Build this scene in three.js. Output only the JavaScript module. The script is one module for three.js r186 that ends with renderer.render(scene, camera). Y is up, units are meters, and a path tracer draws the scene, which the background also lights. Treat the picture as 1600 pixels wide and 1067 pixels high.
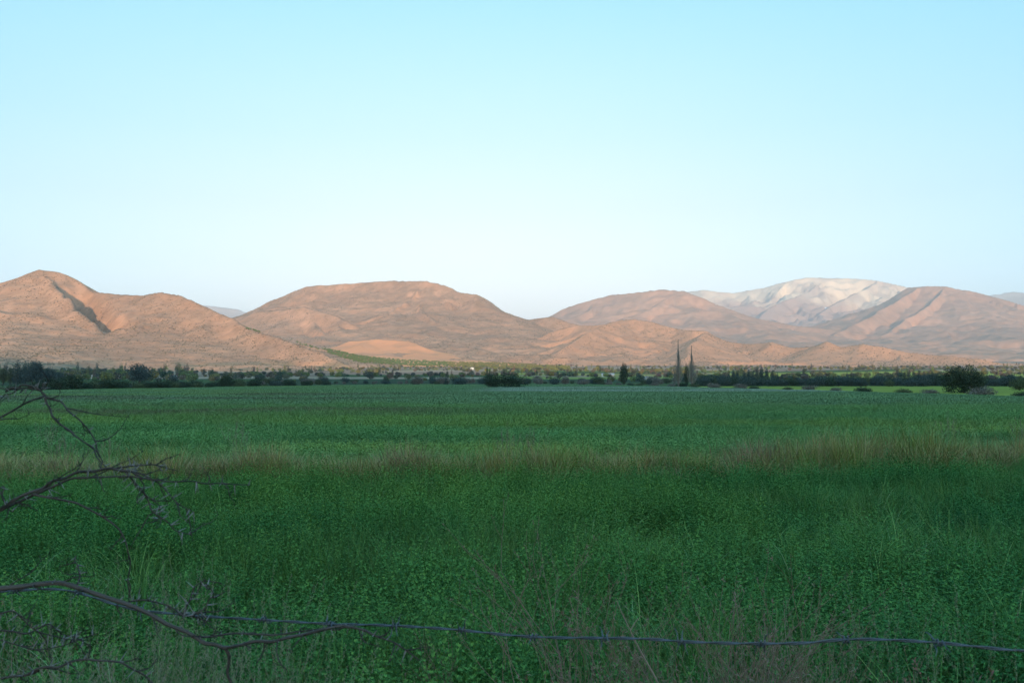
import * as THREE from 'three';
import { mergeGeometries } from 'three/addons/utils/BufferGeometryUtils.js';

// ---------------------------------------------------------------- camera, sky, sun, exposure
const W = 1600, H = 1067, FOV = 46, EYE = 2.0, HORIZON = 597;
const F = H / 2 / Math.tan(FOV * Math.PI / 360), PITCH = Math.atan((HORIZON - H / 2) / F);
const scene = new THREE.Scene();
const camera = new THREE.PerspectiveCamera(FOV, W / H, 0.05, 80000);
camera.position.set(0, EYE, 0);
camera.rotation.set(PITCH, 0, 0);
camera.focus = 60; camera.userData.fStop = 11;
const renderer = new THREE.WebGLRenderer({ antialias: true });
renderer.toneMapping = THREE.LinearToneMapping;
renderer.toneMappingExposure = 1.78;
renderer.shadowMap.enabled = true;
const SKY = 0.685;                                        // strength of the sky for that exposure
const SUN_DIR = new THREE.Vector3(0.05, Math.tan(7.2 * Math.PI / 180), 1).normalize();
const sun = new THREE.DirectionalLight(new THREE.Color().setRGB(1, 0.70, 0.49), 5);
sun.position.copy(SUN_DIR).multiplyScalar(9000);
sun.castShadow = true; sun.shadow.radius = 1.2;
Object.assign(sun.shadow.camera, { left: -9000, right: 9000, top: 6000, bottom: -3000, near: 10, far: 40000 });
scene.add(sun, sun.target);
{
  const w = 1024, h = 512, d = new Float32Array(w * h * 4), stops = [[0, 2.15, 2.05, 1.9], [4, 1.92, 1.88, 1.76], [8, 1.42, 1.48, 1.44], [12, 1.12, 1.22, 1.22], [17, .88, 1.09, 1.1], [26, .61, .95, .98], [45, .47, .80, .90], [90, .36, .66, .82]];
  for (let j = 0; j < h; j++) for (let i = 0; i < w; i++) {
    const el = ((j + .5) / h - .5) * 180, th = ((i + .5) / w - .5) * 2 * Math.PI, ce = Math.cos(el * Math.PI / 180);
    const dx = Math.cos(th) * ce, dz = Math.sin(th) * ce, dy = Math.sin(el * Math.PI / 180), e = Math.max(0, el);
    let k = 1; while (k < stops.length - 1 && stops[k][0] < e) k++;
    const a = stops[k - 1], b = stops[k], t = Math.min(1, (e - a[0]) / (b[0] - a[0])), c = [1, 2, 3].map((n) => a[n] + (b[n] - a[n]) * t);
    const cs = dx * SUN_DIR.x + dy * SUN_DIR.y + dz * SUN_DIR.z, s2 = 1 - cs * cs;      // darkest at right angles to the sun
    const m = [Math.exp(-1.6 * s2), Math.exp(-.6 * s2), Math.exp(-.14 * s2)], g = Math.exp((cs - 1) * 8) * 1.5, gw = [1, .8, .52];
    const o = (j * w + i) * 4;
    for (let n = 0; n < 3; n++) d[o + n] = (c[n] * m[n] + g * gw[n]) * SKY;
    d[o + 3] = 1;
  }
  const sky = new THREE.DataTexture(d, w, h, THREE.RGBAFormat, THREE.FloatType);
  sky.mapping = THREE.EquirectangularReflectionMapping; sky.magFilter = sky.minFilter = THREE.LinearFilter; sky.wrapS = THREE.RepeatWrapping; sky.needsUpdate = true;
  scene.background = sky; scene.environment = sky;
}
scene.fog = new THREE.FogExp2(new THREE.Color().setRGB(0.86, 0.93, 1), 0.000052);

// ---------------------------------------------------------------- helpers
function rand(seed) { let a = seed >>> 0; return () => { a = (a + 0x6D2B79F5) | 0; let t = Math.imul(a ^ (a >>> 15), 1 | a); t = (t + Math.imul(t ^ (t >>> 7), 61 | t)) ^ t; return ((t ^ (t >>> 14)) >>> 0) / 4294967296; }; }
const hash2 = (x, y) => { let h = Math.imul(x, 374761393) ^ Math.imul(y, 668265263); h = Math.imul(h ^ (h >>> 13), 1274126177); return ((h ^ (h >>> 16)) >>> 0) / 4294967296; };
function noise(x, y) { const i = Math.floor(x), j = Math.floor(y), f = x - i, g = y - j, u = f * f * f * (f * (f * 6 - 15) + 10), v = g * g * g * (g * (g * 6 - 15) + 10); const a = hash2(i, j), b = hash2(i + 1, j), c = hash2(i, j + 1), d = hash2(i + 1, j + 1); return (a + (b - a) * u + (c - a) * v + (a - b - c + d) * u * v) * 2 - 1; }
const fbm = (x, y, o = 4) => { let s = 0, a = .5; for (let k = 0; k < o; k++) { s += a * noise(x, y); x = x * 2.03 + 17.1; y = y * 2.03 - 9.7; a *= .5; } return s; };
const ridged = (x, y, o = 4) => { let s = 0, a = .5; for (let k = 0; k < o; k++) { s += a * (1 - Math.abs(noise(x, y))); x = x * 2.07 + 31.7; y = y * 2.07 + 5.3; a *= .5; } return s; };
const clamp = (x, a = 0, b = 1) => Math.min(b, Math.max(a, x)), smooth = (a, b, x) => { const t = clamp((x - a) / (b - a)); return t * t * (3 - 2 * t); }, mix = (a, b, t) => a + (b - a) * t;
const cp = Math.cos(PITCH), sp = Math.sin(PITCH);
// a sight line of the survey of the place -> a world point at a given distance ahead
const at = (px, py, d) => { const X = (px - W / 2) / F, Y = (H / 2 - py) / F, y = Y * cp + sp, z = -cp + Y * sp, k = d / -z; return new THREE.Vector3(X * k, EYE + y * k, -d); };
const names = {};
const numbered = (n) => { const k = names[n] = (names[n] ?? -1) + 1; return k ? `${n}_${String(k).padStart(3, '0')}` : n; };
function tag(o, label, category, group, kind) { o.userData = { label, category }; if (group) o.userData.group = group; if (kind) o.userData.kind = kind; return o; }
function top(o, name, label, category, group, kind) { o.name = numbered(name); tag(o, label, category, group, kind); scene.add(o); return o; }
function part(parent, name, geo, mat, label) { const m = new THREE.Mesh(geo, mat); m.name = name; if (label) m.userData.label = label; parent.add(m); return m; }
const rgb = (r, g, b) => new THREE.Color().setRGB(r, g, b);
const mat = (c, rough = .9, more = {}) => new THREE.MeshPhysicalMaterial({ color: rgb(...c), roughness: rough, specularIntensity: .4, side: THREE.DoubleSide, ...more });
// a soup of triangles with colours
class Soup {
  p = []; c = []; n = null;
  tri(a, b, c, col) { this.p.push(a.x, a.y, a.z, b.x, b.y, b.z, c.x, c.y, c.z); for (let k = 0; k < 3; k++) this.c.push(...col); }
  quad(a, b, c, d, col) { this.tri(a, b, c, col); this.tri(a, c, d, col); }
  geo() { const g = new THREE.BufferGeometry(); g.setAttribute('position', new THREE.Float32BufferAttribute(this.p, 3)); g.setAttribute('color', new THREE.Float32BufferAttribute(this.c, 3)); g.setAttribute('uv', new THREE.Float32BufferAttribute(new Float32Array(this.p.length / 3 * 2), 2)); g.computeVertexNormals(); return g; }
}
const V = (x, y, z) => new THREE.Vector3(x, y, z);
// tapered tube along points with radii
function limb(pts, radii, sides = 6, seg) {
  const curve = new THREE.CatmullRomCurve3(pts), n = seg ?? Math.max(2, (pts.length - 1) * 4), g = new THREE.TubeGeometry(curve, n, 1, sides, false), p = g.attributes.position;
  for (let i = 0; i <= n; i++) {
    const t = i / n, c = curve.getPointAt(t), f = t * (radii.length - 1), k = Math.min(radii.length - 2, Math.floor(f)), r = mix(radii[k], radii[k + 1], f - k) * (1 + .16 * noise(t * n * .8 + c.x * 9, c.y * 7));
    for (let j = 0; j <= sides; j++) { const q = i * (sides + 1) + j; p.setXYZ(q, c.x + (p.getX(q) - c.x) * r, c.y + (p.getY(q) - c.y) * r, c.z + (p.getZ(q) - c.z) * r); }
  }
  return g;
}
function instanced(parent, name, geo, m, items) {
  const o = new THREE.InstancedMesh(geo, m, items.length), q = new THREE.Object3D(), c = new THREE.Color();
  items.forEach((it, i) => { q.position.set(it.x, it.y, it.z); q.rotation.set(it.tx ?? 0, it.r ?? 0, it.tz ?? 0); const s = it.s ?? 1; q.scale.set(it.sx ?? s, it.sy ?? s, it.sz ?? it.sx ?? s); q.updateMatrix(); o.setMatrixAt(i, q.matrix); c.setRGB(...(it.c ?? [1, 1, 1])); o.setColorAt(i, c); });
  o.name = name; o.userData.kind = 'stuff'; o.frustumCulled = false; parent.add(o); return o;
}
function noiseTexture(size, fn, srgb = false) {
  const d = new Uint8Array(size * size * 4);
  for (let j = 0; j < size; j++) for (let i = 0; i < size; i++) { const c = fn(i, j), o = (j * size + i) * 4; d[o] = clamp(c[0]) * 255; d[o + 1] = clamp(c[1]) * 255; d[o + 2] = clamp(c[2]) * 255; d[o + 3] = 255; }
  const t = new THREE.DataTexture(d, size, size); t.wrapS = t.wrapT = THREE.RepeatWrapping; t.magFilter = t.minFilter = THREE.LinearFilter; if (srgb) t.colorSpace = THREE.SRGBColorSpace; t.needsUpdate = true; return t;
}
const enc = (v) => v <= .0031308 ? v * 12.92 : 1.055 * v ** (1 / 2.4) - .055;

// ---------------------------------------------------------------- valley floor
const G = (x, z) => { const d = -z; const k = Math.max(0, d - 520); return .030 * k * k / (k + 420) + (d > 500 ? fbm(x / 420, z / 420, 3) * 5 * smooth(600, 1800, d) : 0) + smooth(-700, -1700, x) * smooth(1000, 2400, d) * 18; };
{
  const X0 = -4096, Z0 = -7000, SX = 8192, SZ = 8192, N = 2048;
  const soil = [.30, .20, .14], pale = [.40, .28, .19], green = [.07, .11, .04], yel = [.20, .20, .06], dark = [.05, .075, .04];
  const tex = noiseTexture(N, (i, j) => {
    const x = X0 + (i + .5) / N * SX, z = Z0 + (j + .5) / N * SZ, d = -z;
    const a = fbm(x / 300, z / 180, 3), b = fbm(x / 40 + 9, z / 40, 3), cellv = hash2(Math.floor((x + a * 60) / 260), Math.floor((z + b * 40) / 170));
    let c = soil;
    if (cellv < .3) c = pale; else if (cellv < .55) c = green; else if (cellv < .72) c = yel;
    if (d > (x < -250 ? 1050 : 1900) && cellv >= .2 && cellv < .8) c = x < -500 ? pale : soil;
    if (d < 900) c = cellv < .5 ? dark : green;
    if (x > 62 && x < 240 && d > 60 && d < 400) c = [.22, .26, .05];
    if (x > 350 && x < 900 && d > 950 && d < 1500) c = [.30, .32, .07];
    if (x > -30 && x < 380 && d > 900 && d < 1350 && b > -.2) c = [.24, .26, .07];
    // strip of planted trees following the foot of the bare hill
    const k = 1 + b * .35; return [enc(c[0] * k), enc(c[1] * k), enc(c[2] * k)];
  }, true);
  tex.wrapS = tex.wrapT = THREE.ClampToEdgeWrapping;
  const nx = 180, nz = 260, pos = [], uv = [], idx = [];
  for (let j = 0; j <= nz; j++) for (let i = 0; i <= nx; i++) {
    const u = i / nx * 2 - 1, v = j / nz; const x = Math.sinh(u * 5.2) / Math.sinh(5.2) * 24000, z = v < .12 ? mix(9000, 20, Math.pow(v / .12, .6)) : 20 - 42000 * Math.sinh((v - .12) / .88 * 5.5) / Math.sinh(5.5);
    pos.push(x, G(x, z), z); uv.push((x - X0) / SX, (z - Z0) / SZ);
    if (i < nx && j < nz) { const a = j * (nx + 1) + i; idx.push(a, a + 1, a + nx + 1, a + 1, a + nx + 2, a + nx + 1); }
  }
  const g = new THREE.BufferGeometry(); g.setAttribute('position', new THREE.Float32BufferAttribute(pos, 3)); g.setAttribute('uv', new THREE.Float32BufferAttribute(uv, 2)); g.setIndex(idx); g.computeVertexNormals();
  top(new THREE.Mesh(g, new THREE.MeshPhysicalMaterial({ map: tex, roughness: 1, specularIntensity: .05, side: THREE.DoubleSide })), 'ground', 'wide valley floor of small fields and dry soil', 'ground', null, 'structure');
}

// ---------------------------------------------------------------- hills
// height = base + the highest of all ridges, each falling off with distance from its line
function crest(pts, slope, cut = .05) { return { pts: pts.map(([a, b, d]) => at(a, b, d)), slope, cut }; }
function spurs(ridge, seed, { count = 8, spread = .55, run = .42, slope = .75, dir = 0, start = .97, end = .25 } = {}) {
  const r = rand(seed), out = [], curve = new THREE.CatmullRomCurve3(ridge.pts, false, 'catmullrom', .2);
  for (let k = 0; k < count; k++) {
    const p = curve.getPointAt(clamp((k + .15 + r() * .7) / count)), g0 = G(p.x, p.z), Hh = p.y - g0; if (Hh < 25) continue;
    let a = dir + (r() - .5) * 2 * spread; const L = Hh * (1 - end) / run * (.75 + .5 * r()), n = 6, pts = [V(p.x, g0 + Hh * start, p.z)]; let x = p.x, z = p.z;
    for (let i = 1; i <= n; i++) { a += (r() - .5) * .5; x += Math.sin(a) * L / n; z += Math.cos(a) * L / n; const t = i / n; pts.push(V(x, g0 + Hh * mix(start, end, Math.pow(t, .85)) + Hh * .05 * (r() - .5), z)); }
    out.push({ pts, slope: slope * (.85 + .3 * r()), cut: .06 });
  }
  return out;
}
function heightField({ x0, x1, z0, z1, cell, ridges, warp = 30, gully = .1, gscale = 160, sink = 12, extra }) {
  const nx = Math.ceil((x1 - x0) / cell), nz = Math.ceil((z1 - z0) / cell), h = new Float32Array((nx + 1) * (nz + 1));
  const segs = []; for (const R of ridges) for (let k = 0; k < R.pts.length - 1; k++) segs.push([R.pts[k], R.pts[k + 1], R.slope, R.cut]);
  for (let j = 0; j <= nz; j++) for (let i = 0; i <= nx; i++) {
    const X = x0 + i * cell, Z = z0 + j * cell, g0 = G(X, Z) - sink, far = warp * 6;
    let best = -1e9, bd = 1e9, bh = 1;
    const wx = X + fbm(X / far, Z / far, 3) * warp, wz = Z + fbm(X / far + 50, Z / far - 20, 3) * warp;
    for (const [a, b, s, cut] of segs) {
      const ux = b.x - a.x, uz = b.z - a.z, t = clamp(((wx - a.x) * ux + (wz - a.z) * uz) / (ux * ux + uz * uz)), d = Math.hypot(wx - a.x - ux * t, wz - a.z - uz * t), y = a.y + (b.y - a.y) * t - g0;
      const v = y <= 0 ? -1e9 : y * ((1 + cut) * Math.exp(-s * d / y) - cut);
      if (v > best) { const q = best; best = v; bd = d; bh = y; if (best - q < 14) best += (14 - (best - q)) * .12; } else if (best - v < 14) best += (14 - (best - v)) * .06;
    }
    const e = 1 - Math.exp(-bd / (gscale * .45));
    let y = best + bh * gully * e * (ridged(wx / gscale, wz / gscale, 4) - .78) + bh * .008 * fbm(X / 45, Z / 45, 2);
    if (extra) y = extra(X, Z, y);
    y = mix(-20, y, smooth(0, 22 * cell, Math.min(X - x0, x1 - X, Z - z0, z1 - Z) + fbm(X / 90, Z / 90, 2) * 6 * cell));
    h[j * (nx + 1) + i] = Math.max(g0 + y, g0 - 20);
  }
  const get = (x, z) => { const u = clamp((x - x0) / cell, 0, nx - 1e-3), v = clamp((z - z0) / cell, 0, nz - 1e-3), i = Math.floor(u), j = Math.floor(v), f = u - i, g = v - j, q = j * (nx + 1) + i; return mix(mix(h[q], h[q + 1], f), mix(h[q + nx + 1], h[q + nx + 2], f), g); };
  return { x0, x1, z0, z1, cell, nx, nz, h, get };
}
const fields = [], ground = (x, z) => Math.max(G(x, z), ...fields.map((f) => x > f.x0 && x < f.x1 && z > f.z0 && z < f.z1 ? f.get(x, z) : -99));
// a steep-sided ravine from a down to b: one wall sheer, the other easy
function notch(X, Z, y, a, b, depth, steep, easy, side, rough) { const ux = b.x - a.x, uz = b.z - a.z, L = Math.hypot(ux, uz), t = ((X - a.x) * ux + (Z - a.z) * uz) / (L * L), s = side * (((X - a.x) * -uz + (Z - a.z) * ux) / L + fbm(X / (rough * 3), Z / (rough * 3), 2) * rough); if (t < -.05 || t > 1.05) return y; return y - smooth(-.05, .2, t) * smooth(1.05, .6, t) * depth * (s < 0 ? smooth(-easy, -steep * .15, s) : smooth(steep, 0, s)); }
const hillMat = new THREE.MeshPhysicalMaterial({ vertexColors: true, roughness: 1, specularIntensity: .05, side: THREE.DoubleSide });
function hillMesh(fd, colour, name, label) {
  const { nx, nz, x0, z0, cell, h } = fd, pos = new Float32Array((nx + 1) * (nz + 1) * 3), col = new Float32Array(pos.length), idx = [];
  for (let j = 0; j <= nz; j++) for (let i = 0; i <= nx; i++) { const q = j * (nx + 1) + i, x = x0 + i * cell, z = z0 + j * cell; pos.set([x, h[q], z], q * 3); col.set(colour(x, z, h[q], h[q] - G(x, z)), q * 3); }
  const keep = (q) => h[q] > G(pos[q * 3], pos[q * 3 + 2]) - 4;
  for (let j = 0; j < nz; j++) for (let i = 0; i < nx; i++) { const a = j * (nx + 1) + i, b = a + nx + 1; if (keep(a) || keep(b) || keep(a + 1) || keep(b + 1)) idx.push(a, b, a + 1, a + 1, b, b + 1); }
  const g = new THREE.BufferGeometry(); g.setAttribute('position', new THREE.BufferAttribute(pos, 3)); g.setAttribute('color', new THREE.BufferAttribute(col, 3)); g.setIndex(idx); g.computeVertexNormals();
  top(new THREE.Mesh(g, hillMat), name, label, name.replace('_', ' '), null, 'structure'); fields.push(fd); return fd;
}
const tone = (a, b, t) => [mix(a[0], b[0], t), mix(a[1], b[1], t), mix(a[2], b[2], t)];
const earth = (x, z, s = 1) => { const n = clamp(.5 + fbm(x / (210 * s), z / (210 * s), 4) * 1.1), m = clamp(.5 + fbm(x / (38 * s) + 7, z / (38 * s), 3) * 1.2); const f = fbm(x / (13 * s) + 3, z / (13 * s), 2); return tone(tone([.47, .255, .157], [.60, .322, .195], n), [.36, .22, .14], m * .6).map((v) => v * (1 + .3 * f)); };
const scrubGeo = (() => { const g = new THREE.IcosahedronGeometry(1, 1), p = g.attributes.position; for (let k = 0; k < p.count; k++) { const s = 1 + .35 * noise(p.getX(k) * 3 + 5, p.getY(k) * 3 + p.getZ(k) * 2.1); p.setXYZ(k, p.getX(k) * s, Math.max(-.3, p.getY(k) * s * .75), p.getZ(k) * s); } g.computeVertexNormals(); return g; })();
const scrubMat = mat([1, 1, 1], 1);
function scrub(fd, seed, n, r0, r1, label, dens = () => 1, cols = [[.14, .12, .075], [.19, .145, .09], [.11, .10, .06]]) {
  const r = rand(seed), items = [];
  for (let k = 0; k < n; k++) { const x = mix(fd.x0, fd.x1, r()), z = mix(fd.z0, fd.z1, r()), y = fd.get(x, z), s = mix(r0, r1, r() ** 2), c = cols[Math.floor(r() * cols.length)], q = r(); if (y < G(x, z) + .5 || q > dens(x, z, y)) continue; items.push({ x, y, z, r: r() * 6, sx: s, sy: s * (.7 + .5 * r()), c }); }
  const o = instanced(scene, numbered('hillside_scrub'), scrubGeo, scrubMat, items); tag(o, label, 'shrubs', null, 'stuff');
}
// the conical hill and its long spur
{
  const main = crest([[-420, 560, 3000], [-200, 500, 3000], [0, 443, 3050], [30, 433, 3050], [60, 421, 3050], [88, 424, 3050], [115, 437, 3050], [150, 456, 3000], [190, 460, 2950], [222, 461, 2950], [250, 456, 2900], [280, 461, 2850], [320, 479, 2750], [360, 497, 2650], [400, 517, 2500], [450, 532, 2350], [500, 548, 2200], [540, 568, 2080]], .62);
  const rib = crest([[66, 424, 3050], [84, 446, 2890], [112, 462, 2780], [150, 488, 2640], [190, 512, 2500]], .72);
  const ridges = [main, rib, ...spurs(main, 11, { count: 13, run: .47, slope: .56, dir: .35, spread: .5, end: .12 }), ...spurs(main, 12, { count: 7, run: .5, dir: Math.PI + .2, end: .4 })];
  const n0 = at(98, 450, 2970), n1 = at(180, 502, 2500);
  const fd = heightField({ x0: -3400, x1: -250, z0: -3700, z1: -1450, cell: 9, ridges, warp: 26, gully: .06, gscale: 150,
    extra: (X, Z, y) => notch(X, Z, y, n0, n1, 88, 42, 105, 1, 22) });
  hillMesh(fd, (x, z, y, a) => { let c = earth(x, z); const g = smooth(26, 8, a) * smooth(-.05, .25, fbm(x / 90, z / 90, 3)); return tone(c, [.17, .18, .11], g * .6); }, 'hill', 'brown conical hill with a long smooth spur dotted with scrub');
  scrub(fd, 21, 110000, .8, 2.2, 'dark dry scrub dotted over the conical hill', (x, z) => .25 + .9 * smooth(-.2, .3, fbm(x / 150, z / 150, 3)));
}
// the flat topped hill behind it
{
  const main = crest([[180, 560, 6300], [340, 507, 6000], [370, 494, 5900], [400, 481, 5800], [430, 467, 5700], [480, 447, 5600], [540, 442.5, 5600], [610, 438, 5600], [660, 438, 5500], [700, 449, 5450], [715, 456, 5400], [742, 459, 5300], [760, 469, 5300], [778, 484, 5300], [800, 490, 5300], [826, 499, 5300], [850, 496, 5200], [862, 494, 5200], [900, 506, 5100], [940, 515, 5000]], .60);
  const shoulder = crest([[360, 496, 5100], [400, 486, 4900], [470, 479, 4800], [530, 493, 4700], [556, 508, 4600], [600, 530, 4500], [640, 548, 4350]], .72);
  const low = crest([[700, 470, 5200], [730, 500, 5000], [770, 515, 4850], [830, 530, 4700], [850, 548, 4550]], .65);
  const mid = crest([[600, 470, 5350], [580, 492, 5150], [610, 510, 4950], [660, 535, 4750], [720, 560, 4500]], .7);
  const ridges = [main, shoulder, low, mid, ...spurs(main, 31, { count: 12, run: .38, slope: .66, spread: .6 }), ...spurs(shoulder, 32, { count: 6, run: .42, slope: .7 }), ...spurs(main, 33, { count: 6, dir: Math.PI, end: .5 })];
  const fd = heightField({ x0: -3600, x1: 1100, z0: -7200, z1: -2900, cell: 15, ridges, warp: 40, gully: .075, gscale: 280 });
  hillMesh(fd, (x, z, y, a) => earth(x + 900, z, 1.5), 'hill', 'broad flat-topped brown hill with a darker shoulder in front');
  scrub(fd, 22, 100000, 1.2, 2.8, 'sparse scrub dotted over the flat-topped hill', (x, z) => .3 + .8 * smooth(-.2, .3, fbm(x / 200, z / 200, 3)));
}
// bare orange rise at its foot, with the green planted strip along it
{
  const main = crest([[470, 566, 3700], [520, 546, 3650], [548, 533, 3600], [590, 530, 3600], [640, 533, 3550], [680, 548, 3450], [725, 564, 3350]], .42, .02);
  const fd = heightField({ x0: -1500, x1: 150, z0: -4300, z1: -2500, cell: 10, ridges: [main, ...spurs(main, 41, { count: 6, run: .2, slope: .34 })], warp: 30, gully: .06, gscale: 150, sink: 4 });
  hillMesh(fd, (x, z, y, a) => tone(earth(x, z), [.78, .35, .18], 1.1 - .4 * smooth(.05, .3, fbm(x / 120, z / 120, 3))), 'hill', 'bare orange earth rise at the foot of the flat-topped hill');
}
// the long low ridge of knolls
{
  const main = crest([[800, 545, 4400], [850, 520, 4500], [900, 508, 4500], [930, 508, 4400], [960, 500, 4400], [985, 498, 4350], [1010, 502, 4300], [1060, 514, 4200], [1085, 516, 4100], [1104, 517, 4100], [1118, 524, 4000], [1140, 533, 3900], [1165, 537, 3800], [1200, 534, 3700], [1240, 543, 3600], [1270, 541, 3550], [1291, 533, 3500], [1312, 542, 3450], [1345, 537, 3400], [1370, 541, 3350], [1420, 551, 3250], [1500, 558, 3100], [1530, 560, 3050], [1570, 567, 3000], [1640, 570, 2950], [1800, 574, 2900]], .55);
  const ridges = [main, ...spurs(main, 51, { count: 22, run: .34, slope: .7, spread: .7, end: .12 }), ...spurs(main, 52, { count: 8, dir: Math.PI, end: .4 })];
  for (const [a, b, c, d] of [[960, 500, 880, 545], [1104, 517, 1070, 556]]) ridges.push(crest([[a, b + 2, 4200 - (a - 960) * 2.1], [(a + c) / 2, (b + d) / 2 - 4, 3850 - (a - 960) * 1.9], [c, d, 3500 - (a - 960) * 1.7]], .6));
  const fd = heightField({ x0: -300, x1: 3100, z0: -5300, z1: -1900, cell: 11, ridges, warp: 60, gully: .2, gscale: 135 });
  hillMesh(fd, (x, z) => tone(earth(x, z + 400), [.62, .32, .19], .4), 'hill', 'long low ridge of reddish knolls beyond the poplars');
  scrub(fd, 23, 90000, .9, 2.6, 'scrub dotted over the reddish knolls', (x, z) => .2 + .8 * smooth(-.2, .3, fbm(x / 120, z / 120, 3)) + smooth(900, 1700, x) * .4);
}
// pale range far behind
{
  const main = crest([[800, 520, 12500], [858, 495, 12500], [880, 483, 12500], [930, 468, 12500], [955, 460, 12500], [985, 458, 12400], [1030, 452, 12300], [1068, 454, 12200], [1095, 464, 12000], [1130, 480, 11800], [1180, 497, 11500], [1240, 508, 11200], [1320, 516, 11000], [1400, 530, 10800]], .55);
  const right = crest([[1400, 462, 13800], [1422, 449, 13500], [1450, 446.5, 13200], [1482, 446.5, 13000], [1530, 457, 12800], [1560, 466, 12600], [1600, 476, 12400], [1700, 500, 12000], [1900, 520, 11500]], .5);
  const r1 = crest([[1440, 447, 13300], [1418, 460, 12900], [1385, 480, 12300], [1340, 505, 11400], [1300, 522, 10600]], .85);
  const r2 = crest([[1482, 447, 13000], [1450, 478, 12200], [1420, 495, 11600], [1390, 520, 10800]], .85);
  const r3 = crest([[1530, 458, 12800], [1505, 490, 11900], [1470, 505, 11300], [1440, 525, 10600]], .8);
  const r4 = crest([[1590, 474, 12400], [1570, 500, 11700], [1530, 522, 10900]], .8);
  const r5 = crest([[1068, 455, 12200], [1040, 470, 11800], [1000, 490, 11200], [960, 500, 10800]], .62);
  const ridges = [main, right, r1, r2, r3, r4, r5, ...spurs(main, 61, { count: 9, run: .36, slope: .62, spread: .6, end: .4 }), ...spurs(right, 62, { count: 6, run: .36, slope: .7, end: .45 })];
  const fd = heightField({ x0: -900, x1: 11500, z0: -15500, z1: -6000, cell: 34, ridges, warp: 90, gully: .13, gscale: 560 });
  hillMesh(fd, (x, z) => earth(x, z, 5), 'mountain', 'smooth pinkish range with shaded gullies behind the knolls');
}
{
  const main = crest([[1000, 470, 19500], [1070, 455, 19000], [1100, 452.5, 18500], [1150, 457, 18500], [1180, 452, 18300], [1200, 447, 18200], [1238, 437, 18000], [1265, 433, 18000], [1300, 434.5, 18000], [1325, 434, 18000], [1362, 436, 17600], [1390, 443, 17400], [1422, 450, 17200], [1500, 470, 17000]], .5);
  const q0 = at(1366, 437, 17500), q1 = at(1272, 480, 16000), q2 = at(1245, 440, 17800), q3 = at(1150, 482, 16000);
  const r1 = crest([[1372, 438, 17500], [1345, 455, 16700], [1310, 472, 16000], [1280, 490, 15200], [1250, 505, 14600]], .82);
  const r2 = crest([[1290, 435, 18000], [1265, 455, 17000], [1225, 470, 16200], [1190, 490, 15300]], .72);
  const r3 = crest([[1230, 440, 18000], [1200, 462, 17000], [1150, 478, 16000]], .72);
  const ridges = [main, r1, r2, r3, ...spurs(main, 71, { count: 10, run: .38, slope: .75, end: .5 })];
  const fd = heightField({ x0: 1500, x1: 12500, z0: -21500, z1: -12500, cell: 42, ridges, warp: 110, gully: .17, gscale: 460, extra: (X, Z, y) => notch(X, Z, notch(X, Z, y, q0, q1, 210, 150, 420, -1, 60), q2, q3, 130, 110, 320, -1, 60) });
  const s0 = at(1288, 474, 16300), s1 = at(1358, 440, 17300);
  hillMesh(fd, (x, z, y) => {
    const rock = clamp(.5 + fbm(x / 500, z / 500, 4) * 1.4), up = smooth(1450, 1850, y + fbm(x / 700, z / 700, 3) * 420 - (x - 5500) * .0);
    const c = tone([.44, .31, .25], tone([.70, .58, .44], [.47, .37, .30], rock), up);
    const ux = s1.x - s0.x, uz = s1.z - s0.z, L = Math.hypot(ux, uz), t = ((x - s0.x) * ux + (z - s0.z) * uz) / L / L, s = Math.abs((x - s0.x) * -uz + (z - s0.z) * ux) / L + fbm(x / 90, z / 90, 2) * 40;
    return t > 0 && t < 1 && s < 55 ? [.82, .84, .86] : c;
  }, 'mountain', 'tall pale rocky mountain with a thin streak of snow');
}
for (const [pts, x0, x1, z0, z1, label, c] of [
  [[[280, 500, 24000], [315, 476, 24000], [345, 480, 24000], [372, 483, 24000], [420, 500, 24000]], -12500, -5500, -26500, -21500, 'very distant pale mountain seen through the gap between the brown hills', [.5, .42, .36]],
  [[[1480, 490, 23000], [1545, 461, 23000], [1578, 456, 23000], [1610, 458, 23000], [1700, 470, 23000], [1850, 500, 23000]], 11000, 21500, -25500, -20500, 'distant bluish mountain behind the end of the pink range', [.30, .31, .3]],
  [[[150, 500, 21000], [195, 462, 21000], [212, 460.5, 21000], [235, 470, 21000]], -12000, -8500, -22500, -19000, 'far pale summit just showing above the saddle of the conical hill', [.5, .42, .36]]]) {
  const main = crest(pts, .55), fd = heightField({ x0, x1, z0, z1, cell: 70, ridges: [main, ...spurs(main, 81, { count: 6, end: .5 })], warp: 150, gully: .12, gscale: 700 });
  hillMesh(fd, (x, z) => { const m = 1 + fbm(x / 500, z / 500, 3) * .4; return c.map((v) => v * m); }, 'mountain', label);
}
{ // low blue foothill at the end of the knolls
  const main = crest([[1540, 572, 7200], [1570, 560, 7200], [1600, 555, 7200], [1680, 545, 7200], [1800, 550, 7200]], .4);
  hillMesh(heightField({ x0: 3600, x1: 7000, z0: -8200, z1: -6300, cell: 30, ridges: [main, ...spurs(main, 91, { count: 5 })], warp: 60, gully: .1, gscale: 300 }), (x, z) => earth(x, z, 2).map((v) => v * .6), 'hill', 'low blue-grey foothill at the end of the reddish knolls');
}
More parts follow.
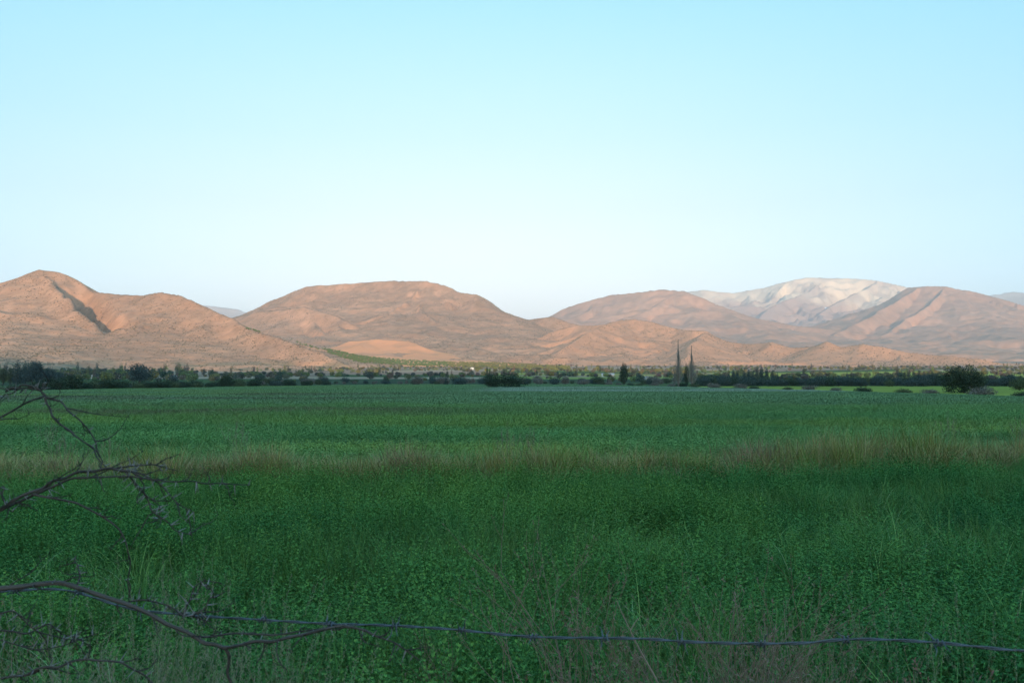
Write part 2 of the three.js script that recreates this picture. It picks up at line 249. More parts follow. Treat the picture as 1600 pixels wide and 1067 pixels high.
// the range behind the camera, behind which the sun is setting: the valley up to the far trees lies in its shadow
{
  const T = SUN_DIR.y / SUN_DIR.z, pts = [[-6000, 2600], [-4200, 2650], [-2600, 3000], [-1700, 2900], [-900, 2200], [-300, 1500], [300, 1150], [1000, 1000], [2200, 1000], [4000, 1050], [6500, 1100]].map(([x, L]) => V(x + .05 * (2600 + L), T * (2600 + L), 2600));
  const main = { pts, slope: .6, cut: .05 };
  hillMesh(heightField({ x0: -6500, x1: 7000, z0: 1300, z1: 4200, cell: 40, ridges: [main, ...spurs(main, 95, { count: 12, dir: Math.PI, spread: .5 })], warp: 40, gully: .1, gscale: 300 }), (x, z) => earth(x, z, 2), 'hill', 'range of dry hills facing the valley, where the sun sets');
}

// ---------------------------------------------------------------- the field
const leafMat = new THREE.MeshPhysicalMaterial({ vertexColors: true, roughness: .7, specularIntensity: .16, side: THREE.DoubleSide });
const dryMat = new THREE.MeshPhysicalMaterial({ vertexColors: true, roughness: .85, specularIntensity: .3, side: THREE.DoubleSide });
{
  const t = noiseTexture(256, (i, j) => { const n = .5 + .5 * hash2(i, j), m = .5 + fbm(i / 9, j / 9, 3); return [enc(.05 * n + .02 * m), enc(.055 * n + .03 * m), enc(.025 * n + .012 * m)]; }, true);
  const g = new THREE.PlaneGeometry(153, 760, 1, 1); g.rotateX(-Math.PI / 2); g.translate(-18.5, .02, -370); const uv = g.attributes.uv; for (let k = 0; k < 4; k++) uv.setXY(k, uv.getX(k) * 153 / 2, uv.getY(k) * 760 / 2);
  top(new THREE.Mesh(g, new THREE.MeshPhysicalMaterial({ map: t, roughness: 1, specularIntensity: .05, side: THREE.DoubleSide })), 'field', 'flat field of dark soil under the green crop', 'field', null, 'structure');
}
function leaflet(s, o, dir, up, len, wid, col) { // a lens-shaped leaflet, folded a little along its rib
  const side = V().crossVectors(dir, up).normalize(), m = o.clone().addScaledVector(dir, len * .5), e = o.clone().addScaledVector(dir, len);
  const a = m.clone().addScaledVector(side, wid / 2).addScaledVector(up, wid * .18), b = m.clone().addScaledVector(side, -wid / 2).addScaledVector(up, wid * .18);
  s.tri(o, a, e, col); s.tri(o, e, b, col);
}
function blade(s, o, ang, lean, len, wid, col, droop = 1, n = 4) { // an arching blade of grass
  let p = o.clone(), el = Math.PI / 2 - lean; const side = V(Math.cos(ang + Math.PI / 2), 0, Math.sin(ang + Math.PI / 2)); let l = p.clone().addScaledVector(side, wid / 2), r = p.clone().addScaledVector(side, -wid / 2);
  for (let k = 1; k <= n; k++) {
    p = p.clone().add(V(Math.cos(ang) * Math.cos(el), Math.sin(el), Math.sin(ang) * Math.cos(el)).multiplyScalar(len / n)); el -= droop * .28 * k / n * 2; const w = wid / 2 * (1 - k / n);
    const l2 = p.clone().addScaledVector(side, w), r2 = p.clone().addScaledVector(side, -w);
    if (k === n) s.tri(l, r, p, col); else s.quad(l, r, r2, l2, col);
    l = l2; r = r2;
  }
}
function alfalfaPlant(seed, stems, nodes, leaf, height) {
  const s = new Soup(), r = rand(seed), up = V(0, 1, 0);
  for (let k = 0; k < stems; k++) {
    const a = r() * 6.28, R = .10 * Math.sqrt(r()), lean = .06 + .34 * r(), hgt = height * (.65 + .45 * r()); let p = V(Math.cos(a) * R, 0, Math.sin(a) * R); const dir = V(Math.cos(a) * lean, 1, Math.sin(a) * lean).normalize();
    const q = p.clone().addScaledVector(dir, hgt), sd = V(-Math.sin(a), 0, Math.cos(a)).multiplyScalar(.0016), gcol = [.75, .95, .7]; s.tri(p.clone().add(sd), p.clone().sub(sd), q, gcol);
    for (let i = 0; i < nodes; i++) {
      const t = .3 + .7 * (i + r() * .6) / nodes, o = p.clone().addScaledVector(dir, hgt * t), b = r() * 6.28, young = t > .85 ? 1 : 0, v = .88 + .24 * r(), col = [v * (1 + .25 * young), v * (1 + .12 * young), v * .95];
      const out = V(Math.cos(b), .15 + .5 * r(), Math.sin(b)).normalize(), pt = o.clone().addScaledVector(out, leaf * (.5 + .6 * r()));
      for (let m = -1; m <= 1; m++) { const d = out.clone().applyAxisAngle(up, m * (.7 + .3 * r())); d.y += (r() - .4) * .5 + young * .4; d.normalize(); const u = V((r() - .5) * .7, 1, (r() - .5) * .7).normalize(); leaflet(s, pt, d, u, leaf * (.9 + .4 * r()) * (1 - .25 * young), leaf * .42, col); }
    }
  }
  return s.geo();
}
function grassTuft(seed, n, len, wid, spread, lean, cols, droop = 1, seg = 4) { const s = new Soup(), r = rand(seed); for (let k = 0; k < n; k++) { const a = r() * 6.28, R = spread * Math.sqrt(r()), v = .75 + .5 * r(), c = cols[Math.floor(r() * cols.length)].map((x) => x * v); blade(s, V(Math.cos(a) * R, 0, Math.sin(a) * R), a + (r() - .5), lean * (.2 + r()), len * (.6 + .5 * r()), wid * (.7 + .5 * r()), c, droop * (.4 + r()), seg); } return s.geo(); }
const inField = (x, z) => x > -95 + fbm(z / 30, 3, 2) * 4 && x < 58 + fbm(z / 30, 9, 2) * 2 && z > -690;
const bankZ = (x) => -13.9 - (x > 0 ? x * .24 : 0) + (x < 0 ? .02 * x : 0) + noise(x / 6, 4) * .5;   // the bank of rough grass across the field
const swell = (x, z) => fbm(x / 1.7, z / 1.1, 3), patch = (x, z) => fbm(x / 7 + 40, z / 4, 3);
{
  const crop = top(new THREE.Group(), 'alfalfa_crop', 'dense green alfalfa covering the field', 'crop', null, 'stuff');
  const near = [1, 2, 3].map((k) => alfalfaPlant(k, 9, 12, .0185, .52)), lists = [[], [], []], r = rand(5);
  for (let k = 0; k < 34000; k++) {
    const z = -3.2 - 15 * r() ** .75, x = (r() * 2 - 1) * (3 - z * .78); if (z < bankZ(x) + .6) continue;
    const s = swell(x, z) * .8 + .45 * noise(x / .3, z / .3), p = patch(x, z) + .35 * noise(x / .42 + 9, z / .42); if (s < -.3 && r() < .6) continue;
    const v = .66 + .6 * r() + .35 * p, h = (.94 + .9 * s) * (.66 + .6 * r());
    lists[k % 3].push({ x, y: .02, z, r: r() * 6.28, sx: 1 + .25 * r(), sy: h, tx: (r() - .5) * .3, tz: (r() - .5) * .3, c: [(.076 + .04 * p) * v, .212 * v, (.063 - .014 * p) * v] });
  }
  near.forEach((g, k) => instanced(crop, 'alfalfa_plants', g, leafMat, lists[k]));
  // beyond the bank
  const midG = [4, 5].map((k) => { const a = alfalfaPlant(k, 7, 8, .030, .42), b = grassTuft(k + 20, 12, .4, .012, .16, .7, [[1.1, 1.15, .9]], 1, 3); return mergeGeometries([a, b]); }), ml = [[], []];
  for (let k = 0; k < 125000; k++) {
    const z = -14.5 - 82 * r() ** .66, x = (r() * 2 - 1) * (4 - z * .74); if (z > bankZ(x) - .3 || !inField(x, z)) continue;
    const d = -z, s = fbm(x / 5, z / 2.4, 3), p = fbm(x / 22 + 5, z / 7, 3), v = .85 + .3 * r() + .35 * s;
    const furrow = x > -2 && Math.abs(d - 66 - noise(x / 20, 1) * 1.5) < 1.1; if (furrow && r() < .8) continue;
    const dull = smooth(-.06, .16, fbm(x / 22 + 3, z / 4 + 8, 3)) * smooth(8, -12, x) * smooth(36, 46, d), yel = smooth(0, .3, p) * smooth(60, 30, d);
    if (r() < smooth(62, 96, d)) continue; let c = tone(tone([.14, .29, .105], [.19, .30, .135], smooth(30, 80, d)), [.20, .31, .085], yel); c = tone(c, [.16, .15, .095], dull * .9);  // crop pales with distance: haze and grazing sheen put into its colour
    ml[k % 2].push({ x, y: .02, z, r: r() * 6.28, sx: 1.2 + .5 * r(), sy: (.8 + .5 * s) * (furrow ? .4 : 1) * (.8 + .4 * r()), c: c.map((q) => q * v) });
  }
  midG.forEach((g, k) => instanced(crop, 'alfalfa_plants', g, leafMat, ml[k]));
  const s = new Soup(), q = rand(8); for (let k = 0; k < 240; k++) { const a = q() * 6.28, R = .95 * Math.sqrt(q()), v = .8 + .4 * q(), o = V(Math.cos(a) * R, .12 + .3 * q(), Math.sin(a) * R), b = q() * 6.28, d = V(Math.cos(b), .5 * q(), Math.sin(b)).normalize(); leaflet(s, o, d, V(q() - .5, 1, q() - .5).normalize(), (.09 + .07 * q()), .06, [v, v, v]); }
  const farG = s.geo(), fl = [];
  for (let k = 0; k < 150000; k++) {
    const z = -58 - 634 * r() ** 1.5, d = -z, x = mix(-97, 60, r()); if (!inField(x, z) || Math.abs(x) > d * .74 + 6 || r() > smooth(58, 92, d)) continue;
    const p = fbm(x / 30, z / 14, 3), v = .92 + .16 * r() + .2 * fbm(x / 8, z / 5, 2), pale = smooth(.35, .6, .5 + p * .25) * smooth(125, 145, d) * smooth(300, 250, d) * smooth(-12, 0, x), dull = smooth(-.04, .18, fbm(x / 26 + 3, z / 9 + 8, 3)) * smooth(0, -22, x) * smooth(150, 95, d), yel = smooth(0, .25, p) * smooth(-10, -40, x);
    let c = tone([.185, .29, .135], [.22, .31, .11], yel * .8); c = tone(c, [.16, .15, .10], dull * .7); c = tone(c, [.34, .40, .31], pale);  // far crop base tone carries the same painted haze and sheen
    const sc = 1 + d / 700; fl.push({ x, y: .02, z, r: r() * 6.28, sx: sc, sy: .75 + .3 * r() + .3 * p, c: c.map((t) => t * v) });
  }
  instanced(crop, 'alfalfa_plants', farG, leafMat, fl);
}
{ // long grass growing among the crop
  const o = top(new THREE.Group(), 'weed_grass', 'long arching pale green grass blades growing among the alfalfa', 'grass', null, 'stuff'), r = rand(15);
  const G3 = [1, 2, 3].map((k) => grassTuft(k + 40, 15, .92, .010, .08, .55, [[.15, .28, .07], [.20, .33, .10], [.30, .40, .20]], .72, 8)), L = [[], [], []];
  for (let k = 0; k < 3000; k++) { const z = -3.4 - 15 * r() ** .8, x = (r() * 2 - 1) * (3 - z * .74); if (z < bankZ(x) + .5 || fbm(x / 1.3 + 8, z / .9, 2) + .16 * (r() - .5) < .08) continue; L[k % 3].push({ x, y: .02, z, r: r() * 6.28, sx: .8 + .5 * r(), sy: .62 + .36 * r() }); }
  for (let k = 0; k < 9000; k++) { const d = 17 + 50 * r() ** .8, x = (r() * 2 - 1) * (d * .72); if (fbm(x / 9 + 2, d / 5, 2) < .08 - (x < 0 ? .1 : 0) || !inField(x, -d)) continue; L[k % 3].push({ x, y: .02, z: -d, r: r() * 6.28, sx: 1.3, sy: .65 + .3 * r(), c: [.8, .85, .75] }); }
  G3.forEach((g, k) => instanced(o, 'grass_blades', g, leafMat, L[k]));
  // finer, shorter grass that pushes up between the alfalfa plants
  const fine = [1, 2].map((k) => grassTuft(k + 140, 20, .64, .006, .09, .3, [[.085, .20, .055], [.12, .25, .075], [.10, .21, .08]], .55, 5)), Lf = [[], []];
  for (let k = 0; k < 16000; k++) { const z = -3.4 - 14.5 * r() ** .78, x = (r() * 2 - 1) * (3 - z * .76), q = fbm(x / 2.1 + 21, z / 1.2 + 4, 3); if (z < bankZ(x) + .4 || q + .25 * (r() - .5) < -.02) continue; Lf[k % 2].push({ x, y: .02, z, r: r() * 6.28, sx: .8 + .6 * r(), sy: .72 + .45 * r() + .3 * q, tx: (r() - .5) * .25, tz: (r() - .5) * .25, c: [.8 + .4 * r(), .85 + .3 * r(), .85] }); }
  fine.forEach((g, k) => instanced(o, 'grass_blades', g, leafMat, Lf[k]));
}
{ // the rough bank across the field
  const o = top(new THREE.Group(), 'bank_grass', 'band of tall dry grass on the bank crossing the field', 'grass', null, 'stuff'), r = rand(25);
  const pal = { tan: [[.48, .40, .22], [.38, .33, .17], [.30, .31, .12]], red: [[.33, .23, .16], [.27, .19, .15], [.40, .30, .20]], green: [[.20, .25, .07], [.26, .29, .09], [.32, .29, .11]] };
  const kinds = Object.values(pal).map((c, k) => grassTuft(60 + k, 30, .85, .014, .22, .42, c, .8, 5)), L = [[], [], []];
  for (let k = 0; k < 130; k++) {
    const cx = (r() * 2 - 1) * 23, right = smooth(3, 9, cx), left = smooth(-5, -9, cx), cz = bankZ(cx) - .9 + (r() + r() - 1) * 1.5, rad = .25 + .55 * r() * r() + .2 * right, n = Math.floor((10 + 34 * r()) * (1 - .5 * left)), ht = (.5 + .62 * r()) * (1 - .2 * left) * (1 + .2 * right), kd = r() < .46 ? 2 : r() < .72 ? 0 : 1;
    for (let i = 0; i < n; i++) { const a = r() * 6.28, q = rad * Math.sqrt(r() * 1.2); L[r() < .8 ? kd : Math.floor(r() * 3)].push({ x: cx + Math.cos(a) * q * 1.5, y: .02, z: cz + Math.sin(a) * q, r: r() * 6.28, sx: .7 + .6 * r(), sy: ht * (.6 + .7 * r()), tx: (r() - .5) * .3, tz: (r() - .5) * .4, c: [.75 + .4 * r(), .75 + .4 * r(), .8].map((v) => v * .9) }); }
  }
  for (let k = 0; k < 2800; k++) { const x = (r() * 2 - 1) * 23, z = bankZ(x) - .8 + (r() + r() - 1) * 1.5, q = fbm(x / 1.2, z / .8 + 5, 2); if (q < -.2) continue; L[q > .12 ? 0 : q > -.05 ? 2 : 1].push({ x, y: .02, z, r: r() * 6.28, sx: .8 + .4 * r(), sy: .5 + .35 * r() + .6 * q, tx: (r() - .5) * .4, tz: (r() - .5) * .4, c: [.85, .9, .8] }); }
  kinds.forEach((g, k) => instanced(o, 'grass_blades', g, dryMat, L[k]));
  // feathery flower heads
  const s = new Soup(), q = rand(77); for (let k = 0; k < 14; k++) { const a = q() * 6.28, h = .8 + .45 * q(), R = .3 * q(), b = V(Math.cos(a) * R * .3, .2, Math.sin(a) * R * .3), e = V(Math.cos(a) * R, h, Math.sin(a) * R), sd = V(.0022, 0, 0); s.tri(b.clone().add(sd), b.clone().sub(sd), e, [.3, .22, .15]); for (let m = 0; m < 14; m++) { const c = b.clone().lerp(e, .72 + .28 * m / 14), an = q() * 6.28; leaflet(s, c, V(Math.cos(an) * .6, .8, Math.sin(an) * .6).normalize(), V(Math.sin(an), .2, Math.cos(an)).normalize(), .05, .006, [.27, .19, .16]); } }
  const P = []; for (let k = 0; k < 60; k++) { const x = (r() * 2 - 1) * 20, z = bankZ(x) - .6 - 1.2 * r(); if (fbm(x / 2.2 + 30, z / 3, 2) < .02 && Math.abs(x - 10.5) > 1.5) continue; P.push({ x, y: .02, z, r: r() * 6.28, s: .8 + .35 * r() }); }
  instanced(o, 'flower_heads', s.geo(), dryMat, P);
  // denser tussocks standing out of the band
  const tuss = [[1, [[.24, .22, .08], [.19, .22, .07], [.32, .27, .11]]], [2, [[.17, .155, .06], [.22, .19, .075], [.13, .15, .05]]]].map(([k, c]) => grassTuft(80 + k, 240, .95, .014, .34, .75, c, 1, 6));
  for (const [px, s, k] of [[288, .85, 1], [322, .6, 1], [408, .85, 1], [520, .8, 0], [600, .8, 1], [690, .95, 0], [740, .7, 0], [865, .95, 0], [995, .55, 1], [1165, 1, 0], [1190, .8, 1], [1258, .8, 1], [1300, .75, 0], [1375, .85, 0], [1432, 1.15, 1], [1462, 1.1, 0], [1540, .95, 1], [1590, .9, 1]]) {
    const x = (px - 800) / F * 15, m = new THREE.Mesh(tuss[k], dryMat), xx = x * -bankZ(x) / 15; m.position.set(xx, .02, bankZ(xx) - .1); m.scale.set(s * 1.25, s * 1.12, s * 1.25); m.rotation.y = px;
    top(m, 'grass_tussock', k ? 'dark brown tussock of coarse dry grass on the field bank' : 'yellow-green tussock of tall arching grass on the field bank', 'tussock', k ? 'brown tussocks along the field bank' : 'green tussocks along the field bank');
  }
}

// ---------------------------------------------------------------- trees
const barkMat = mat([.10, .08, .06], .95), bareBark = mat([.24, .2, .17], .95), crownMats = { dark: mat([.05, .072, .042], .85), olive: mat([.095, .115, .055], .85), blue: mat([.07, .095, .085], .9), yellow: mat([.17, .18, .05], .8), grey: mat([.20, .175, .145], .9), bare: mat([.30, .26, .23], .9) };  // blue crown tone is lightened: valley haze put into the leaf colour
for (const m of Object.values(crownMats)) m.vertexColors = true;
function crownGeo(seed, lobes, n, leaf, ragged = .25) {
  const s = new Soup(), r = rand(seed), vol = lobes.map((l) => l[3] * l[4] * l[5]), tot = vol.reduce((a, b) => a + b);
  for (let k = 0; k < n; k++) {
    let u = r() * tot, i = 0; while (u > vol[i] && i < lobes.length - 1) u -= vol[i++]; const [cx, cy, cz, rx, ry, rz] = lobes[i];
    const th = r() * 6.28, c = r() * 2 - 1, q = Math.sqrt(1 - c * c), d = V(q * Math.cos(th), c, q * Math.sin(th)), bump = 1 + ragged * noise(d.x * 3.1 + seed + i * 7, d.y * 3.1 + d.z * 2.7), rr = (.55 + .45 * Math.cbrt(r())) * bump;
    const o = V(cx + d.x * rx * rr, cy + d.y * ry * rr, cz + d.z * rz * rr), v = .7 + .6 * r(), dir = V(r() - .5 + d.x * .5, r() - .6, r() - .5 + d.z * .5).normalize(), up = V(d.x + r() - .5, d.y + .4 + r() - .5, d.z + r() - .5).normalize();
    leaflet(s, o, dir, up, leaf * (.7 + .7 * r()), leaf * .55, [v, v * (.95 + .1 * r()), v]);
  }
  return s.geo();
}
const blobs = (seed, n, w, h) => { const r = rand(seed), L = [[0, h * .55, 0, w * .36, h * .42, w * .36]]; for (let k = 0; k < n; k++) { const a = r() * 6.28, R = w * .28 * (.5 + .6 * r()), y = h * (.22 + .55 * r()), s = .16 + .12 * r(); L.push([Math.cos(a) * R, y, Math.sin(a) * R, w * s, h * s * .95, w * s]); } return L; };
const trunkGeo = (seed, h, rad) => { const r = rand(seed), gs = [limb([V(0, -.1, 0), V((r() - .5) * .2, h * .4, 0), V((r() - .5) * .3, h * .8, (r() - .5) * .2)], [rad, rad * .7, rad * .2], 6)]; for (let k = 0; k < 5; k++) { const a = r() * 6.28, y = h * (.2 + .35 * r()); gs.push(limb([V(0, y, 0), V(Math.cos(a) * h * .12, y + h * .12, Math.sin(a) * h * .12), V(Math.cos(a) * h * .22, y + h * .32, Math.sin(a) * h * .22)], [rad * .45, rad * .3, rad * .08], 5)); } return mergeGeometries(gs); };
const kinds = {}; // unit trees: 1 m tall, scaled when planted
function kind(name, make) { kinds[name] = make; }
const cache = {};
const unit = (key, f) => cache[key] ??= f();
kind('round', (k, tone) => [unit('rt' + k, () => trunkGeo(k, 5, .22)), unit('rc' + k, () => crownGeo(k + 200, blobs(k + 300, 13, 6, 5), 3600, .34, .45)), crownMats[tone], 5]);
kind('columnar', (k, tone) => [unit('ct' + k, () => limb([V(0, -.1, 0), V(.05, 4, 0), V(0, 10, 0)], [.22, .16, .03], 6)), unit('cc' + k, () => { const L = []; for (let i = 0; i < 12; i++) { const t = i / 11, w = 1.35 * Math.sin(Math.PI * clamp(.16 + t * .8)) ** .7; L.push([Math.sin(i * 2.4) * .25, 1.8 + t * 9.2, Math.cos(i * 2.4) * .25, w, 1.1, w]); } return crownGeo(k + 400, L, 3600, .32, .3); }), crownMats[tone], 12]);
kind('conifer', (k, tone) => [unit('nt' + k, () => limb([V(0, -.1, 0), V(.05, 4, 0), V(0, 9.4, 0)], [.2, .14, .02], 6)), unit('nc' + k, () => { const L = [], r = rand(k); for (let i = 0; i < 16; i++) { const t = i / 15, w = 1.7 * (1 - t) ** .75 + .16; L.push([(r() - .5) * .5, .9 + t * 8.8, (r() - .5) * .5, w * (.8 + .4 * r()), .75, w * (.8 + .4 * r())]); } return crownGeo(k + 500, L, 3200, .3, .35); }), crownMats[tone], 10]);
kind('bare', (k) => [unit('bt' + k, () => limb([V(0, -.1, 0), V(.1, 6, 0), V(0, 14.6, 0)], [.26, .18, .07], 6)), unit('bc' + k, () => {
  const r = rand(k + 600), gs = []; for (let i = 0; i < 300; i++) { const t = r(), y = .8 + t * 11.5, a = r() * 6.28, L = (3.6 * (1 - t) + .9) * (.6 + .5 * r()), w = (.37 * (1 - t) ** .8 + .05) * L; gs.push(limb([V(0, y, 0), V(Math.cos(a) * w * .75, y + L * .4, Math.sin(a) * w * .75), V(Math.cos(a) * w, y + L, Math.sin(a) * w)], [.035, .022, .008], 3, 3)); }
  const g = mergeGeometries(gs); g.setAttribute('color', new THREE.Float32BufferAttribute(new Float32Array(g.attributes.position.count * 3).fill(1), 3)); return g;
}), crownMats.bare, 15]);
kind('shrub', (k, tone) => [unit('st' + k, () => trunkGeo(k + 3, 1.8, .1)), unit('sc' + k, () => crownGeo(k + 700, [...blobs(k + 800, 12, 4.4, 2.5), [.4, .5, 0, 1.6, .6, 1.4], [-1.3 + k * .3, 1.9, 0, .7, .7, .7]], 2400, .24, .5)), crownMats[tone], 2.5]);
function plant(type, k, tn, x, z, h, wide, name, label, category, group, turn = 0) {
  const [tg, cg, cm, H0] = kinds[type](k, tn), g = new THREE.Group(), s = h / H0; g.position.set(x, G(x, z), z); g.scale.set(s * wide, s, s * wide); g.rotation.y = turn;
  part(g, 'trunk', tg, type === 'bare' ? bareBark : barkMat); part(g, type === 'bare' ? 'branches' : 'crown', cg, cm); return top(g, name, label, category, group);
}
const px2x = (px, d) => (px - 800) / F * d;
// a tree given by bearing, distance and the height its top reaches
function stand(px, topY, d, type, k, tn, wide, name, label, category, group) { const x = px2x(px, d), hgt = at(px, topY, d).y - G(x, -d); return plant(type, k, tn, x, -d, hgt, wide, name, label, category, group, px * .7); }

{ // the big round willow-like tree at the field edge: its own shape
  const g = new THREE.Group(), x = px2x(1506, 148); g.position.set(x, 0, -148);
  const L = [[-2.1, 2.6, 0, 1.7, 2.1, 1.6], [.2, 2.7, 0, 2.2, 1.9, 2], [1.8, 2.1, .2, 1.7, 1.6, 1.6], [-2.3, 4.2, 0, .6, .7, .6], [2.9, 1.2, 0, 1, 1.1, 1], [-3, 1.3, .3, .9, 1.3, .9], [.6, 1.3, 1.2, 1.9, 1.2, 1], [-1, 1.2, 1, 1.5, 1.2, 1]];
  part(g, 'trunk', trunkGeo(9, 4.4, .24), barkMat); part(g, 'crown', crownGeo(901, L, 9000, .27, .55), crownMats.dark);
  top(g, 'round_tree', 'big dark round tree spreading to the ground at the field edge', 'tree');
}
for (const [px, ty, d, type, k, tn, wide, label] of [
  [975, 564, 430, 'columnar', 1, 'dark', 1.3, 'lone dark columnar poplar with a blunt top at the field end'],
  [1060, 529, 285, 'bare', 1, 'grey', 1.15, 'tallest bare grey poplar of the pointed pair'],
  [1081, 538, 280, 'bare', 2, 'grey', 1.25, 'shorter bare grey poplar of the pointed pair'],
  [1073, 567, 290, 'columnar', 2, 'dark', .8, 'small dark leafy poplar standing between two bare ones'],
  [1054, 575, 292, 'bare', 3, 'grey', 1.1, 'low bare sapling beside the tallest bare poplar'],
  [697, 588, 540, 'conifer', 2, 'blue', 1.5, 'small dark pointed tree alone at the far end of the field'],
  [761, 571, 950, 'columnar', 3, 'olive', .55, 'thin taller cypress of a pair beyond the field'],
  [765, 574, 950, 'columnar', 1, 'olive', .5, 'thin shorter cypress of a pair beyond the field'],
  [767, 583, 250, 'round', 1, 'dark', 1, 'dark round tree with a bare lower trunk in the crop'],
  [798, 583, 252, 'shrub', 2, 'dark', 1.15, 'wide dark bush beside the round tree in the crop'],
  [218, 568, 640, 'round', 2, 'blue', 1.05, 'tall dark tree with ragged top among the white houses'],
  [1593, 590, 190, 'shrub', 3, 'olive', .7, 'olive shrub on the far side of the green strip'],
  [1578, 592, 300, 'conifer', 3, 'olive', .9, 'small upright olive tree beyond the green strip']]) stand(px, ty, d, type, k, tn, wide, type === 'columnar' ? 'poplar_tree' : type === 'bare' ? 'bare_poplar' : type === 'shrub' ? 'bush' : type === 'conifer' ? 'conifer_tree' : 'broadleaf_tree', label, type === 'shrub' ? 'bush' : 'tree');
// dark bushes along the edge of the field on the house side
for (const [px, ty, tn, w, t] of [[20, 601, 'dark', 1, 'shrub'], [57, 596, 'dark', 1, 'shrub'], [88, 590, 'dark', 1.1, 'shrub'], [112, 583, 'dark', 1, 'round'], [134, 595, 'dark', 1, 'shrub'], [172, 591, 'dark', 1.1, 'shrub'], [192, 594, 'dark', 1, 'shrub'], [216, 598, 'olive', 1.1, 'shrub'], [232, 595, 'dark', 1, 'shrub'], [252, 594, 'dark', 1.2, 'shrub'], [272, 597, 'olive', 1, 'shrub'], [290, 596, 'dark', 1.1, 'shrub'], [309, 598, 'olive', 1.1, 'shrub'], [328, 597, 'dark', 1, 'shrub'], [354, 584, 'dark', .9, 'round'], [375, 592, 'olive', 1, 'shrub'], [398, 590, 'dark', 1, 'shrub'], [430, 594, 'blue', 1.1, 'shrub'], [450, 592, 'dark', 1.1, 'shrub'], [478, 593, 'dark', 1, 'shrub'], [510, 594, 'dark', 1, 'shrub']])
  stand(px, ty, clamp(97 * F / (800 - px), 158, 470), t, 1 + px % 4, tn, w, 'bush', tn === 'olive' ? 'olive green bush in the hedge along the field edge' : tn === 'blue' ? 'haze-tinted bush in the hedge along the field edge' : t === 'round' ? 'taller dark tree-like bush rising from the hedge along the field' : 'low dark green bush in the hedge along the field edge', 'bush', 'bushes of the hedge along the field');
for (let k = 0; k < 34; k++) { const px = 60 + k * 13 + noise(k * 1.7, 4) * 8, d = clamp(100 * F / (800 - px), 170, 480) + 14 + 30 * hash2(k, 2); stand(px, 597 + noise(k * 2.7, 9) * 4.5, d, k % 4 === 1 ? 'round' : 'shrub', 1 + k % 4, ['olive', 'dark', 'blue'][k % 3], .8 + .7 * hash2(k, 6), 'thicket_bush', ['olive', 'dark green', 'blue-grey'][k % 3] + ' bush filling the thicket behind the field hedge', 'bush', 'thicket behind the field hedge'); }
// taller trees behind that hedge, haze painted into their blue tone
for (const [px, ty, t, k, w] of [[5, 572, 'columnar', 1, 1.6], [16, 573, 'columnar', 2, 1.5], [27, 560, 'conifer', 1, 1.1], [40, 575, 'round', 3, .8], [50, 563, 'round', 4, .7], [62, 565, 'conifer', 2, 1.3], [75, 574, 'round', 1, .9], [90, 580, 'round', 2, 1]])
  stand(px, ty, 560 + (px * 7) % 80, t, k, px < 20 ? 'olive' : 'blue', w, 'grove_tree', px < 20 ? 'olive columnar tree at the end of the haze-tinted grove' : 'tree in the tall grove by the houses, haze painted into its blue-green', 'tree', px < 20 ? 'olive grove trees' : 'haze-tinted grove trees');
// dark spires beyond the green strip
for (const [px, ty] of [[1139, 577], [1146, 574.5], [1152, 576], [1163, 576], [1170, 575], [1177, 576], [1183, 573], [1190, 570.5], [1198, 573], [1207, 577], [1215, 581], [1222, 583], [1130, 583]])
  stand(px, ty, 430 + (px * 13) % 50, px % 2 ? 'conifer' : 'columnar', 1 + px % 3, 'blue', .85, 'spire_tree', 'dark pointed tree in the row of spires beside the poplars', 'tree', 'row of dark spires');
stand(1101, 585, 400, 'round', 1, 'dark', 1, 'broadleaf_tree', 'rounded dark tree at the end of the row of spires', 'tree');
for (const [px, ty] of [[1408, 581], [1414, 579], [1421, 576], [1428, 575], [1436, 578], [1444, 580], [1451, 578], [1457, 577], [1463, 583]])
  stand(px, ty, 400 + (px * 11) % 60, 'conifer', 1 + px % 3, 'blue', .95, 'hedge_conifer', 'dark conifer in the clump rising over the long hedge', 'tree', 'conifers over the long hedge');
// the long hedge
for (let k = 0; k < 64; k++) { const px = 1092 + k * 8.2 + noise(k * 3.7, 2) * 6, d = 400 + noise(k * 1.7, 8) * 40; stand(px, 589 + noise(k * 2.3, 5) * 4, d, k % 6 === 3 ? 'round' : 'shrub', 1 + k % 4, k % 5 === 2 ? 'olive' : k % 3 ? 'blue' : 'dark', .75 + .5 * hash2(k, 3), 'hedge_shrub', `${k % 6 === 3 ? 'taller' : 'low'} ${k % 5 === 2 ? 'olive green' : k % 3 ? 'blue-green' : 'dark green'} shrub in the long hedge behind the green strip`, 'shrub', 'shrubs of the long hedge'); }
// dry scrub along the field edge by the big tree
for (let k = 0; k < 30; k++) { const d = 82 * 1.095 ** k * .98, x = 60.5 + noise(k * 1.9, 7) * 2; if (d > 640) break; plant('shrub', 1 + k % 4, ['grey', 'olive', 'dark', 'grey'][k % 4], x, -d, .9 + .5 * hash2(k, 5) + (d > 200 ? .6 : 0), 1.5, 'edge_shrub', ['grey dry', 'low olive', 'low dark', 'grey dry'][k % 4] + ' shrub on the bank bordering the green strip', 'shrub', 'scrub on the bank', k); }
